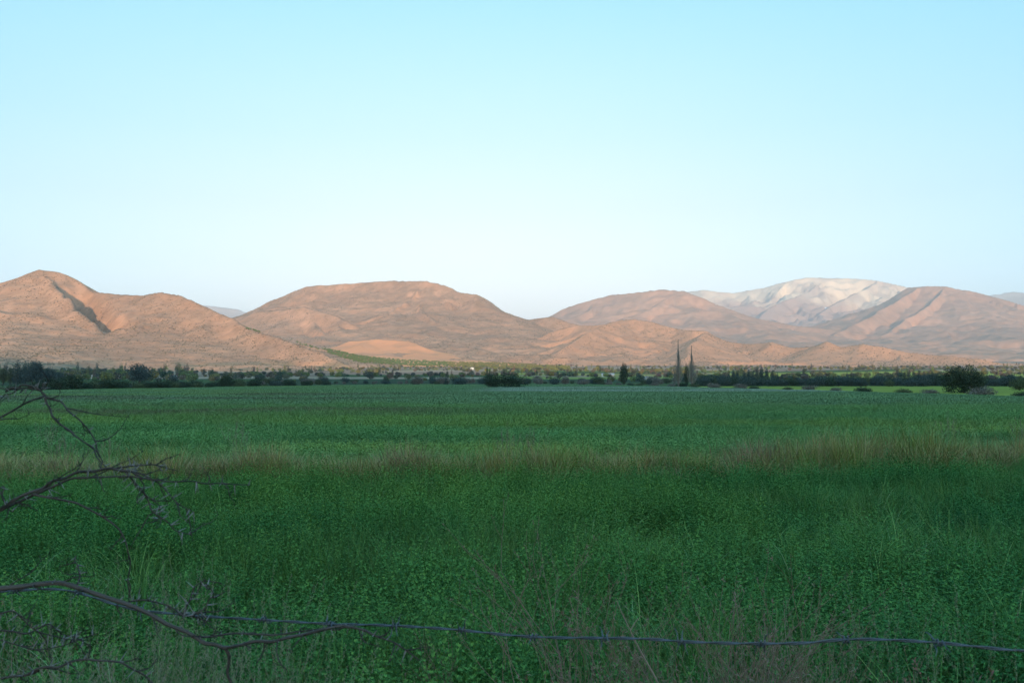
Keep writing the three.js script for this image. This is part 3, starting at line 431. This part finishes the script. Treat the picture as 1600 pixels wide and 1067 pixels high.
// scrub and trees that close off the far end of the field
for (let k = 0; k < 70; k++) { const px = 410 + k * 9.1 + noise(k, 3.3) * 12; if (Math.abs(px - 975) < 16) continue; const d = 610 + noise(k * 1.3, 6) * 90, tn = ['grey', 'olive', 'blue', 'grey'][k % 4]; stand(px, 592 + noise(k * 2.1, 1) * 5.5, d, k % 3 === 0 ? 'round' : k % 11 === 4 ? 'columnar' : 'shrub', 1 + k % 4, tn, .7 + .8 * hash2(k, 9), 'far_bush', `${k % 11 === 4 && k % 3 ? 'slender ' : k % 3 === 0 ? 'tree-like ' : 'low '}${tn === 'grey' ? 'leafless grey' : tn === 'blue' ? 'blue-green' : 'olive'} bush closing off the far end of the field`, 'bush', 'bushes at the far end of the field'); }
{ // woods and orchards farther up the valley: one mass
  const o = top(new THREE.Group(), 'valley_woods', 'hazy belts of trees and orchards up the valley', 'woods', null, 'stuff'), r = rand(99), lists = { round: [[], []], columnar: [[], []] };
  const tones = [[.09, .105, .07], [.18, .185, .07], [.18, .155, .115], [.08, .10, .075], [.23, .23, .09]];
  for (let k = 0; k < 8200; k++) {
    const d = 720 + 1900 * r() ** 1.1, px = -150 + 1900 * r(), x = px2x(px, d), z = -d, belt = fbm(x / 260 + 4, z / 90, 3); if (belt < .04 && !(px < 480 && d < 1300 && r() < .3)) continue;
    const tall = r() < .1, c = tones[Math.floor(r() * 5)], h = (tall ? 8 + 7 * r() : 2.8 + 4.5 * r()) * (px < 300 ? 1.3 : 1); lists[tall ? 'columnar' : 'round'][k % 2].push({ x, y: G(x, z) - .3, z, r: r() * 6.28, sx: h / (tall ? 12 : 5) * (tall ? .9 : 1), sy: h / (tall ? 12 : 5), c: c.map((v) => v * (.8 + .4 * r())) });
  }
  // the planted strip climbing along the foot of the orange rise
  const strip = [[380, 511, 513.5], [430, 523, 526], [480, 539, 542], [510, 545, 551], [530, 549, 558], [560, 556, 567], [620, 562, 571], [700, 566, 573], [800, 568, 576], [890, 573, 579]];
  for (let k = 0; k < 2600; k++) {
    const px = mix(380, 890, r()), i = strip.findIndex((q) => q[0] >= px) || 1, A = strip[i - 1], B = strip[i], t = (px - A[0]) / (B[0] - A[0]), py = mix(mix(A[1], B[1], t), mix(A[2], B[2], t), r()); let d = 1700; while (d < 4200 && at(px, py, d).y > ground(at(px, py, d).x, -d)) d += 8;
    if (d < 4200 && r() < (px < 510 ? .12 : 1)) { const x = px2x(px, d); lists.round[k % 2].push({ x, y: ground(x, -d) - .4, z: -d, r: r() * 6, s: .75 + .35 * r(), c: [.17 + .06 * (px > 700), .235, .08] }); }
  }
  for (const [key, f, w] of [['round', (k) => crownGeo(k + 40, blobs(k + 60, 6, 6, 5), 380, .95), 1], ['columnar', (k) => crownGeo(k + 50, [0, 1, 2, 3, 4, 5].map((i) => [0, 2 + i * 1.7, 0, 1.2 * Math.sin(.5 + i * .42), 1.5, 1.2 * Math.sin(.5 + i * .42)]), 320, .8), 1]]) lists[key].forEach((l, k) => instanced(o, 'tree_crowns', f(k), unit('woodmat', () => { const m = mat([1, 1, 1], .85); m.vertexColors = true; return m; }), l));
}

// ---------------------------------------------------------------- houses
const plaster = mat([.78, .77, .74], .85), roofM = [mat([.30, .15, .10], .9), mat([.42, .42, .42], .7)], glassM = mat([.03, .035, .04], .25), doorM = mat([.16, .09, .05], .7);
function house(px, d, w, h, l, turn, label, ri) {
  const g = new THREE.Group(), x = px2x(px, d); g.position.set(x, G(x, -d), -d); g.rotation.y = turn;
  const wall = new THREE.Shape([[-w / 2, -.3], [w / 2, -.3], [w / 2, h], [0, h + w * .22], [-w / 2, h]].map(([a, b]) => new THREE.Vector2(a, b))), wg = new THREE.ExtrudeGeometry(wall, { depth: l, bevelEnabled: false }); wg.translate(0, 0, -l / 2); part(g, 'wall', wg, plaster);
  for (const s of [-1, 1]) { const t = Math.atan2(w * .22, w / 2), L = Math.hypot(w / 2, w * .22) + .5, rg = new THREE.BoxGeometry(L, .14, l + .7); rg.translate(L / 2 - .02, .1, 0); rg.rotateZ(-t); if (s < 0) rg.rotateY(Math.PI); rg.translate(0, h + w * .22, 0); part(g, 'roof', rg, roofM[ri]); }
  part(g, 'door', new THREE.BoxGeometry(.95, 2, .1).translate(0, 1, l / 2 + .03), doorM);
  for (const sx of [-1, 1]) { const f = part(g, 'window', new THREE.BoxGeometry(1.1, 1.1, .1).translate(sx * w * .3, 1.5, l / 2 + .03), plaster); part(f, 'pane', new THREE.BoxGeometry(.9, .9, .04).translate(sx * w * .3, 1.5, l / 2 + .09), glassM); }
  top(g, 'house', label, 'house');
}
house(127, 900, 4, 3.2, 8, .3, 'small white house nearest the tall grove', 0); house(148, 940, 4, 3.4, 7, -.2, 'small white house between the grove and the ragged tree', 1); house(184, 980, 4, 3.2, 9, .5, 'white house just before the ragged tall tree', 0);
house(236, 930, 4, 3, 8, 0, 'white house just past the ragged tall tree', 1); house(247, 960, 4, 3.2, 8, .4, 'narrow white house beside the dark-roofed house', 0); house(266, 880, 8, 3.4, 11, 1.2, 'largest house of the hamlet, dark roof between white gables', 0);
house(737, 1700, 6.5, 3.4, 8, .3, 'lone bright white house on the lit slope beyond the field', 1); house(950, 1050, 9, 2.8, 16, 1.4, 'long low white building among orchard trees', 1); house(1011, 760, 5, 3.5, 6, .2, 'small pale house half hidden by bushes near the poplars', 1);

// ---------------------------------------------------------------- barbed wire fence
const wireM = mat([.13, .14, .16], .5, { metalness: .75, specularIntensity: 1 }), postM = mat([.22, .17, .12], .95);
{
  const g = new THREE.Group(); const P = [[-700, 905, 1.62], [-200, 930, 1.6], [0, 924, 1.58], [100, 922, 1.57], [200, 950, 1.56], [280, 960, 1.55], [400, 968, 1.52], [520, 975, 1.5], [600, 977, 1.48], [700, 983, 1.45], [830, 995, 1.42], [1000, 998, 1.36], [1100, 1004, 1.33], [1250, 1005, 1.29], [1330, 999, 1.27], [1450, 1003, 1.23], [1600, 1017, 1.19], [1900, 1025, 1.1], [2300, 1010, 1.02]].map((a) => at(...a));
  const c = new THREE.CatmullRomCurve3(P), n = 520, L = c.getLength(), A = [[], []];
  for (let i = 0; i <= n; i++) { const p = c.getPointAt(i / n), a = i / n * L / .055 * Math.PI; for (const k of [0, 1]) A[k].push(V(p.x, p.y + Math.sin(a + k * Math.PI) * .0013, p.z + Math.cos(a + k * Math.PI) * .0013)); }
  for (const k of [0, 1]) part(g, 'wire_strand', new THREE.TubeGeometry(new THREE.CatmullRomCurve3(A[k]), n * 2, .0013, 5), wireM);
  const coil = []; for (let i = 0; i <= 24; i++) { const a = i / 24 * Math.PI * 4; coil.push(V(-.006 + i / 24 * .012, Math.sin(a) * .0048, Math.cos(a) * .0048)); }
  const bg = mergeGeometries([new THREE.TubeGeometry(new THREE.CatmullRomCurve3(coil), 40, .0012, 5), limb([V(-.006, 0, .0048), V(-.006, .012, .004), V(-.009, .021, .001)], [.0012, .0011, .0003], 5), limb([V(.006, 0, .0048), V(.006, -.012, .004), V(.01, -.021, .002)], [.0012, .0011, .0003], 5), limb([V(-.004, 0, -.0048), V(-.004, -.01, -.006), V(-.008, -.016, -.012)], [.0012, .0011, .0003], 5), limb([V(.004, 0, -.0048), V(.004, .01, -.006), V(.007, .018, -.01)], [.0012, .0011, .0003], 5)]);
  for (let s = .06; s < L; s += .127) { const p = c.getPointAt(s / L), b = part(g, 'barb', bg, wireM); b.position.copy(p); b.rotation.x = s * 31; }
  for (const [p, k] of [[P[0], 1], [P[P.length - 1], 2]]) { const r = rand(k), pg = limb([V(0, -.4, 0), V(.01, .5, .01), V(-.01, 1.1, 0), V(0, p.y + .12, 0)], [.06, .055, .052, .045], 9); const post = part(g, 'fence_post', pg, postM); post.position.set(p.x + (k === 1 ? -.05 : .05), 0, p.z); }
  top(g, 'wire_fence', 'rusty grey barbed wire strand with barbs stretched across the field front', 'fence');
}

// ---------------------------------------------------------------- thorny shrub reaching in over the fence
{
  const g = new THREE.Group(), bark = mat([.105, .088, .08], .95), thornM = mat([.27, .25, .245], .7), r = rand(404), root = V(-2.05, .05, -1.5);
  bark.bumpMap = noiseTexture(64, (i, j) => { const v = .5 + .5 * noise(i / 3, j / 5); return [v, v, v]; }); bark.bumpScale = .003;
  const pxr = (w, d) => w * .37 / F * d;
  function branch(pts, d0, d1, w0, w1, thorns, gap = .03, tl = .026) {
    const P = pts.map(([a, b], i) => at(a, b, mix(d0, d1, i / (pts.length - 1)))).flatMap((p, i, A) => i === A.length - 1 ? [p] : [p, p.clone().lerp(A[i + 1], .5).add(V(r() - .5, r() - .5, (r() - .5) * 2).multiplyScalar(.007))]), c = new THREE.CatmullRomCurve3(P), L = c.getLength();
    const b = part(g, 'branch', limb(P, [pxr(w0, d0), pxr(mix(w0, w1, .5), (d0 + d1) / 2), pxr(w1, d1)], 7, Math.max(10, P.length * 5)), bark);
    if (!thorns) return;
    const gs = []; for (let s = gap * .5; s < L; s += gap * (.6 + .8 * r())) { const p = c.getPointAt(s / L), t = c.getTangentAt(s / L), a = r() * 6.28, n1 = V(0, 1, 0).cross(t).normalize(), n2 = t.clone().cross(n1); for (const k of [-1, 1]) { const dir = n1.clone().multiplyScalar(Math.cos(a + k * .55)).addScaledVector(n2, Math.sin(a + k * .55)).addScaledVector(t, .45 * (r() - .2)).normalize(), l = tl * (.5 + .8 * r()); gs.push(limb([p.clone(), p.clone().addScaledVector(dir, l * .5), p.clone().addScaledVector(dir, l)], [.0011, .0008, .0002], 4, 2)); } }
    part(b, 'thorns', mergeGeometries(gs), thornM).userData.kind = 'stuff';
    const ts = []; for (let s = .03; s < L; s += .022 + .045 * r()) { let p = c.getPointAt(s / L), d = c.getTangentAt(s / L).add(V((r() - .5) * 2.4, (r() - .55) * 2, (r() - .5) * 2.4)).normalize(); const l = .03 + .09 * r() * r(), pts = [p.clone()]; for (let i = 0; i < 4; i++) { p = p.clone().addScaledVector(d, l / 4); pts.push(p); d = d.clone().add(V(r() - .5, r() - .5, r() - .5).multiplyScalar(.9)).normalize(); } ts.push(limb(pts, [.0013, .001, .0004], 4, 8)); for (let i = 1; i < 5; i++) ts.push(limb([pts[i], pts[i].clone().add(V(r() - .5, r() - .4, r() - .5).multiplyScalar(.016)), pts[i].clone().add(V(r() - .5, r() - .4, r() - .5).multiplyScalar(.028))], [.0008, .0006, .0002], 3, 2)); }
    part(b, 'twigs', mergeGeometries(ts), bark).userData.kind = 'stuff';
  }
  // stems from the root, out of view
  const R0 = [[-2.05, .05, -1.5], [-2.0, .6, -1.46], [-1.7, 1.2, -1.42]].map((a) => V(...a)), e1 = at(-160, 950, 1.4), e2 = at(-160, 850, 1.45), e3 = at(-120, 720, 1.55), e4 = at(-100, 1010, 1.45);
  const twist = (e, rr) => part(g, 'stem', limb([R0[0], R0[1].clone().add(V(rr * 3, 0, rr * 2)), R0[2].clone().lerp(e, .4), e], [.03, .022, .014, rr], 8), bark);
  twist(e1, .0068); twist(e2, .0052); twist(e3, .0032); twist(e4, .0035);
  branch([[-160, 950], [-60, 925], [0, 920], [60, 913], [120, 918], [200, 945], [260, 975], [320, 1005], [350, 1012], [400, 1002], [450, 996], [500, 985], [535, 978]], 1.4, 1.42, 13, 6, true, .045, .012);
  branch([[535, 978], [570, 985], [600, 998], [630, 1013], [655, 1032]], 1.42, 1.45, 6, 2.5, true, .022, .018);
  branch([[350, 1012], [357, 1035], [360, 1067], [362, 1110]], 1.41, 1.45, 7, 5, false);
  branch([[300, 995], [360, 990], [430, 992], [500, 983], [540, 974]], 1.46, 1.5, 5, 3, true, .03, .015);
  branch([[-160, 850], [-40, 815], [0, 797], [45, 770], [80, 752], [120, 738], [170, 732], [205, 737], [222, 748]], 1.45, 1.5, 9, 5, true, .05, .012);
  branch([[0, 797], [60, 770], [110, 748], [170, 745], [240, 750], [300, 752], [345, 755], [388, 758]], 1.47, 1.5, 6, 2, true, .035, .022);
  branch([[48, 772], [100, 782], [140, 797], [175, 818], [195, 845], [203, 880], [203, 935]], 1.47, 1.5, 5, 2, true, .06, .01);
  branch([[190, 733], [212, 756], [232, 785], [250, 808], [272, 828], [300, 836]], 1.5, 1.54, 4, 2, true, .014, .022);
  branch([[200, 736], [235, 748], [262, 770], [282, 790], [303, 801]], 1.5, 1.48, 4, 1.6, true, .016, .02);
  branch([[170, 733], [205, 728], [240, 726], [275, 735]], 1.5, 1.46, 4, 2, true, .015, .02);
  branch([[215, 745], [225, 770], [248, 790], [245, 815]], 1.52, 1.56, 3, 1.6, true, .016, .018);
  branch([[-120, 720], [-60, 690], [0, 652], [30, 635], [60, 622], [70, 617]], 1.55, 1.6, 5, 4, true, .06, .01);
  branch([[8, 612], [28, 606], [46, 603], [62, 610], [80, 624], [100, 634], [122, 655], [148, 690], [160, 722]], 1.6, 1.6, 5, 2.5, true, .045, .012);
  branch([[68, 615], [78, 640], [92, 662], [118, 682], [145, 700], [165, 730]], 1.6, 1.55, 5, 2.5, true, .04, .012);
  branch([[60, 610], [40, 606], [22, 612], [8, 616], [2, 622]], 1.6, 1.6, 4, 2, true, .012, .018);
  branch([[62, 612], [66, 598], [72, 604], [64, 608]], 1.6, 1.6, 3, 1.5, true, .012, .016);
  branch([[-100, 1010], [-20, 960], [20, 955], [55, 985], [90, 995], [120, 1000]], 1.45, 1.5, 5, 2, true, .03, .02);
  branch([[40, 1055], [75, 1042], [110, 1034], [150, 1032], [190, 1036], [225, 1055], [245, 1085]], 1.42, 1.4, 5, 3.5, true, .03, .018);
  branch([[0, 1060], [40, 1055], [60, 1048]], 1.42, 1.42, 5, 5, true, .03, .018);
  branch([[118, 920], [124, 900], [121, 884], [118, 868]], 1.5, 1.55, 4, 2, true, .02, .016);
  branch([[285, 965], [292, 945], [300, 925], [318, 908]], 1.48, 1.5, 5, 2, true, .014, .024);
  branch([[275, 955], [300, 962], [320, 950], [334, 930], [322, 912]], 1.48, 1.46, 4, 2, true, .016, .02);
  branch([[200, 940], [240, 940], [280, 956], [330, 972]], 1.5, 1.5, 4, 2.5, true, .014, .02);
  branch([[-20, 780], [5, 760], [12, 790], [20, 800]], 1.5, 1.5, 4, 2, true, .03, .014);
  branch([[0, 985], [40, 990], [75, 975], [95, 990], [140, 1010]], 1.55, 1.6, 4, 1.8, true, .016, .024);
  branch([[0, 1000], [55, 1015], [100, 1008], [150, 990]], 1.55, 1.6, 3, 1.6, true, .016, .024);
  top(g, 'thorn_shrub', 'leafless thorny shrub with arching grey branches reaching over the wire', 'shrub');
}

// ---------------------------------------------------------------- dry weeds along the fence
{
  const dryCol = mat([.24, .165, .12], .9), redCol = mat([.24, .13, .10], .9), paleCol = mat([.29, .23, .17], .85);
  function weedGeo(seed, hgt, n, head) {
    const r = rand(seed), gs = [], hs = new Soup();
    const grow = (p, d, L, rad, lvl) => { const q = p.clone().addScaledVector(d, L * .5).add(V((r() - .5) * L * .12, 0, (r() - .5) * L * .12)), e = p.clone().addScaledVector(d, L); gs.push(limb([p, q, e], [rad, rad * .8, rad * .5], 4, 4)); if (lvl === 0) { for (let k = 0; k < head; k++) { const o = e.clone().addScaledVector(d, -L * .35 * r()); leaflet(hs, o, V(r() - .5, r() - .2, r() - .5).normalize(), V(r() - .5, 1, r() - .5).normalize(), .012 + .012 * r(), .005, [1, 1, 1]); } return; } const m = 2 + Math.floor(r() * 2.9); for (let k = 0; k < m; k++) { const t = .45 + .55 * (k + 1) / m, b = p.clone().lerp(e, t), nd = d.clone().add(V((r() - .5) * 1.5, .1 + (r() - .4) * .6, (r() - .5) * 1.5)).normalize(); grow(b, nd, L * (.45 + .3 * r()), rad * .6, lvl - 1); } };
    for (let k = 0; k < n; k++) { const a = r() * 6.28, l = .1 + .3 * r(); grow(V(Math.cos(a) * .05, 0, Math.sin(a) * .05), V(Math.cos(a) * l, 1, Math.sin(a) * l).normalize(), hgt * (.4 + .25 * r()), .0042, 3); }
    const a = mergeGeometries(gs), b = head ? hs.geo() : null; if (b) b.deleteAttribute('color'); return [a, b];
  }
  const protos = [weedGeo(1, 1.15, 4, 3), weedGeo(2, 1.05, 5, 3), weedGeo(3, 1.25, 4, 4), weedGeo(4, .9, 6, 7)];
  for (const [px, d, k, s, m, label] of [[880, 3.4, 0, .95, dryCol, 0], [905, 3.7, 2, .88, dryCol, 0], [1010, 3.1, 1, .85, dryCol, 0], [1085, 2.9, 2, .82, dryCol, 0], [1110, 3.3, 1, 1, dryCol, 0], [1180, 2.7, 0, .85, paleCol, 1], [1215, 3, 1, .84, dryCol, 0], [1290, 2.9, 3, .95, dryCol, 0], [1350, 2.6, 2, .72, dryCol, 0], [1440, 2.3, 3, 1.1, redCol, 2], [1480, 2.5, 3, 1, redCol, 2], [850, 3, 1, .8, dryCol, 0], [940, 3.3, 3, 1.02, dryCol, 0], [1050, 3.6, 0, .9, dryCol, 0], [1140, 3.1, 3, 1.05, dryCol, 0], [1165, 3.4, 2, .86, dryCol, 0], [1250, 2.8, 0, .8, dryCol, 0], [1320, 3.1, 1, .86, dryCol, 0], [100, 2.6, 0, .78, paleCol, 3], [240, 2.9, 2, .76, paleCol, 3], [335, 3, 1, .82, paleCol, 3], [430, 2.8, 0, .76, paleCol, 3], [1395, 2.7, 1, .8, paleCol, 3], [1060, 2.6, 3, .92, paleCol, 3], [1540, 2.6, 0, .72, paleCol, 3], [690, 3.9, 1, .68, dryCol, 0], [480, 3.6, 0, .66, dryCol, 0], [170, 3.2, 3, .85, dryCol, 0], [60, 2.8, 1, .85, dryCol, 0], [20, 3, 2, .8, dryCol, 0]]) {
    const g = new THREE.Group(); g.position.set(px2x(px, d), .02, -d); g.scale.setScalar(s); g.rotation.y = px; part(g, 'stalks', protos[k][0], m); part(g, 'seed_heads', protos[k][1], m).userData.kind = 'stuff';
    top(g, 'dry_weed', ['brown dead branching weed standing behind the wire', 'pale forked dead stalk standing behind the wire', 'reddish leafy dead weed close under the wire', 'straw-coloured dead weed close behind the wire'][label], 'weed', ['brown dead weeds behind the wire', null, 'reddish weeds', 'straw-coloured weeds'][label]);
  }
  const cane = new THREE.Mesh(limb([[1045, 1100], [1025, 1060], [1000, 1015], [980, 975], [962, 935]].map(([a, b], i) => at(a, b, 2.2 + i * .06)), [.0028, .0022, .001], 6, 16), dryCol);
  { const g = new THREE.Group(); part(g, 'stalk', cane.geometry, dryCol); const b = at(1045, 1100, 2.2); part(g, 'stalk', limb([V(b.x + .2, .02, b.z + .02), V(b.x + .09, b.y * .5, b.z), b], [.004, .0034, .0028], 6, 10), dryCol); part(g, 'side_twig', limb([at(985, 985, 2.39), at(996, 968, 2.4), at(1004, 962, 2.4)], [.002, .0015, .0006], 5, 6), paleCol); top(g, 'dry_cane', 'single long dead cane leaning behind the wire', 'cane'); }
  // grey-green seeding grass at the foot of the fence
  const o = top(new THREE.Group(), 'seeding_grass', 'pale grey-green seeding grass at the foot of the fence', 'grass', null, 'stuff'), r = rand(808), s = new Soup();
  for (let k = 0; k < 9; k++) { const a = r() * 6.28, l = .05 + .3 * r(), h = .65 + .35 * r(), b = V(Math.cos(a) * .04, 0, Math.sin(a) * .04), d = V(Math.cos(a) * l, 1, Math.sin(a) * l).normalize(), e = b.clone().addScaledVector(d, h), sd = V(.0014, 0, 0); s.tri(b.clone().add(sd), b.clone().sub(sd), e, [.2, .22, .12]); for (let m = 0; m < 34; m++) { const c = b.clone().addScaledVector(d, h * (.78 + .22 * m / 34)), an = r() * 6.28; leaflet(s, c, V(Math.cos(an) * .7, .75, Math.sin(an) * .7).normalize(), V(-Math.sin(an), .3, Math.cos(an)).normalize(), .011, .0035, [.24, .26, .17]); } for (let m = 0; m < 3; m++) blade(s, b, r() * 6.28, .5 * r() + .2, .5 + .2 * r(), .006, [.16, .2, .08], 1, 5); }
  const items = []; for (let k = 0; k < 120; k++) { const d = 2.4 + 2.4 * r(), px = r() < .62 ? 500 * r() : 820 + 780 * r(); items.push({ x: px2x(px, d), y: .02, z: -d, r: r() * 6.28, sx: .9 + .3 * r(), sy: (px < 500 ? .95 : .8) * (.75 + .4 * r()) }); }
  instanced(o, 'grass_stems', s.geo(), dryMat, items);
}

scene.traverse((o) => { if (o.isMesh) { o.castShadow = true; o.receiveShadow = true; } });
renderer.render(scene, camera);
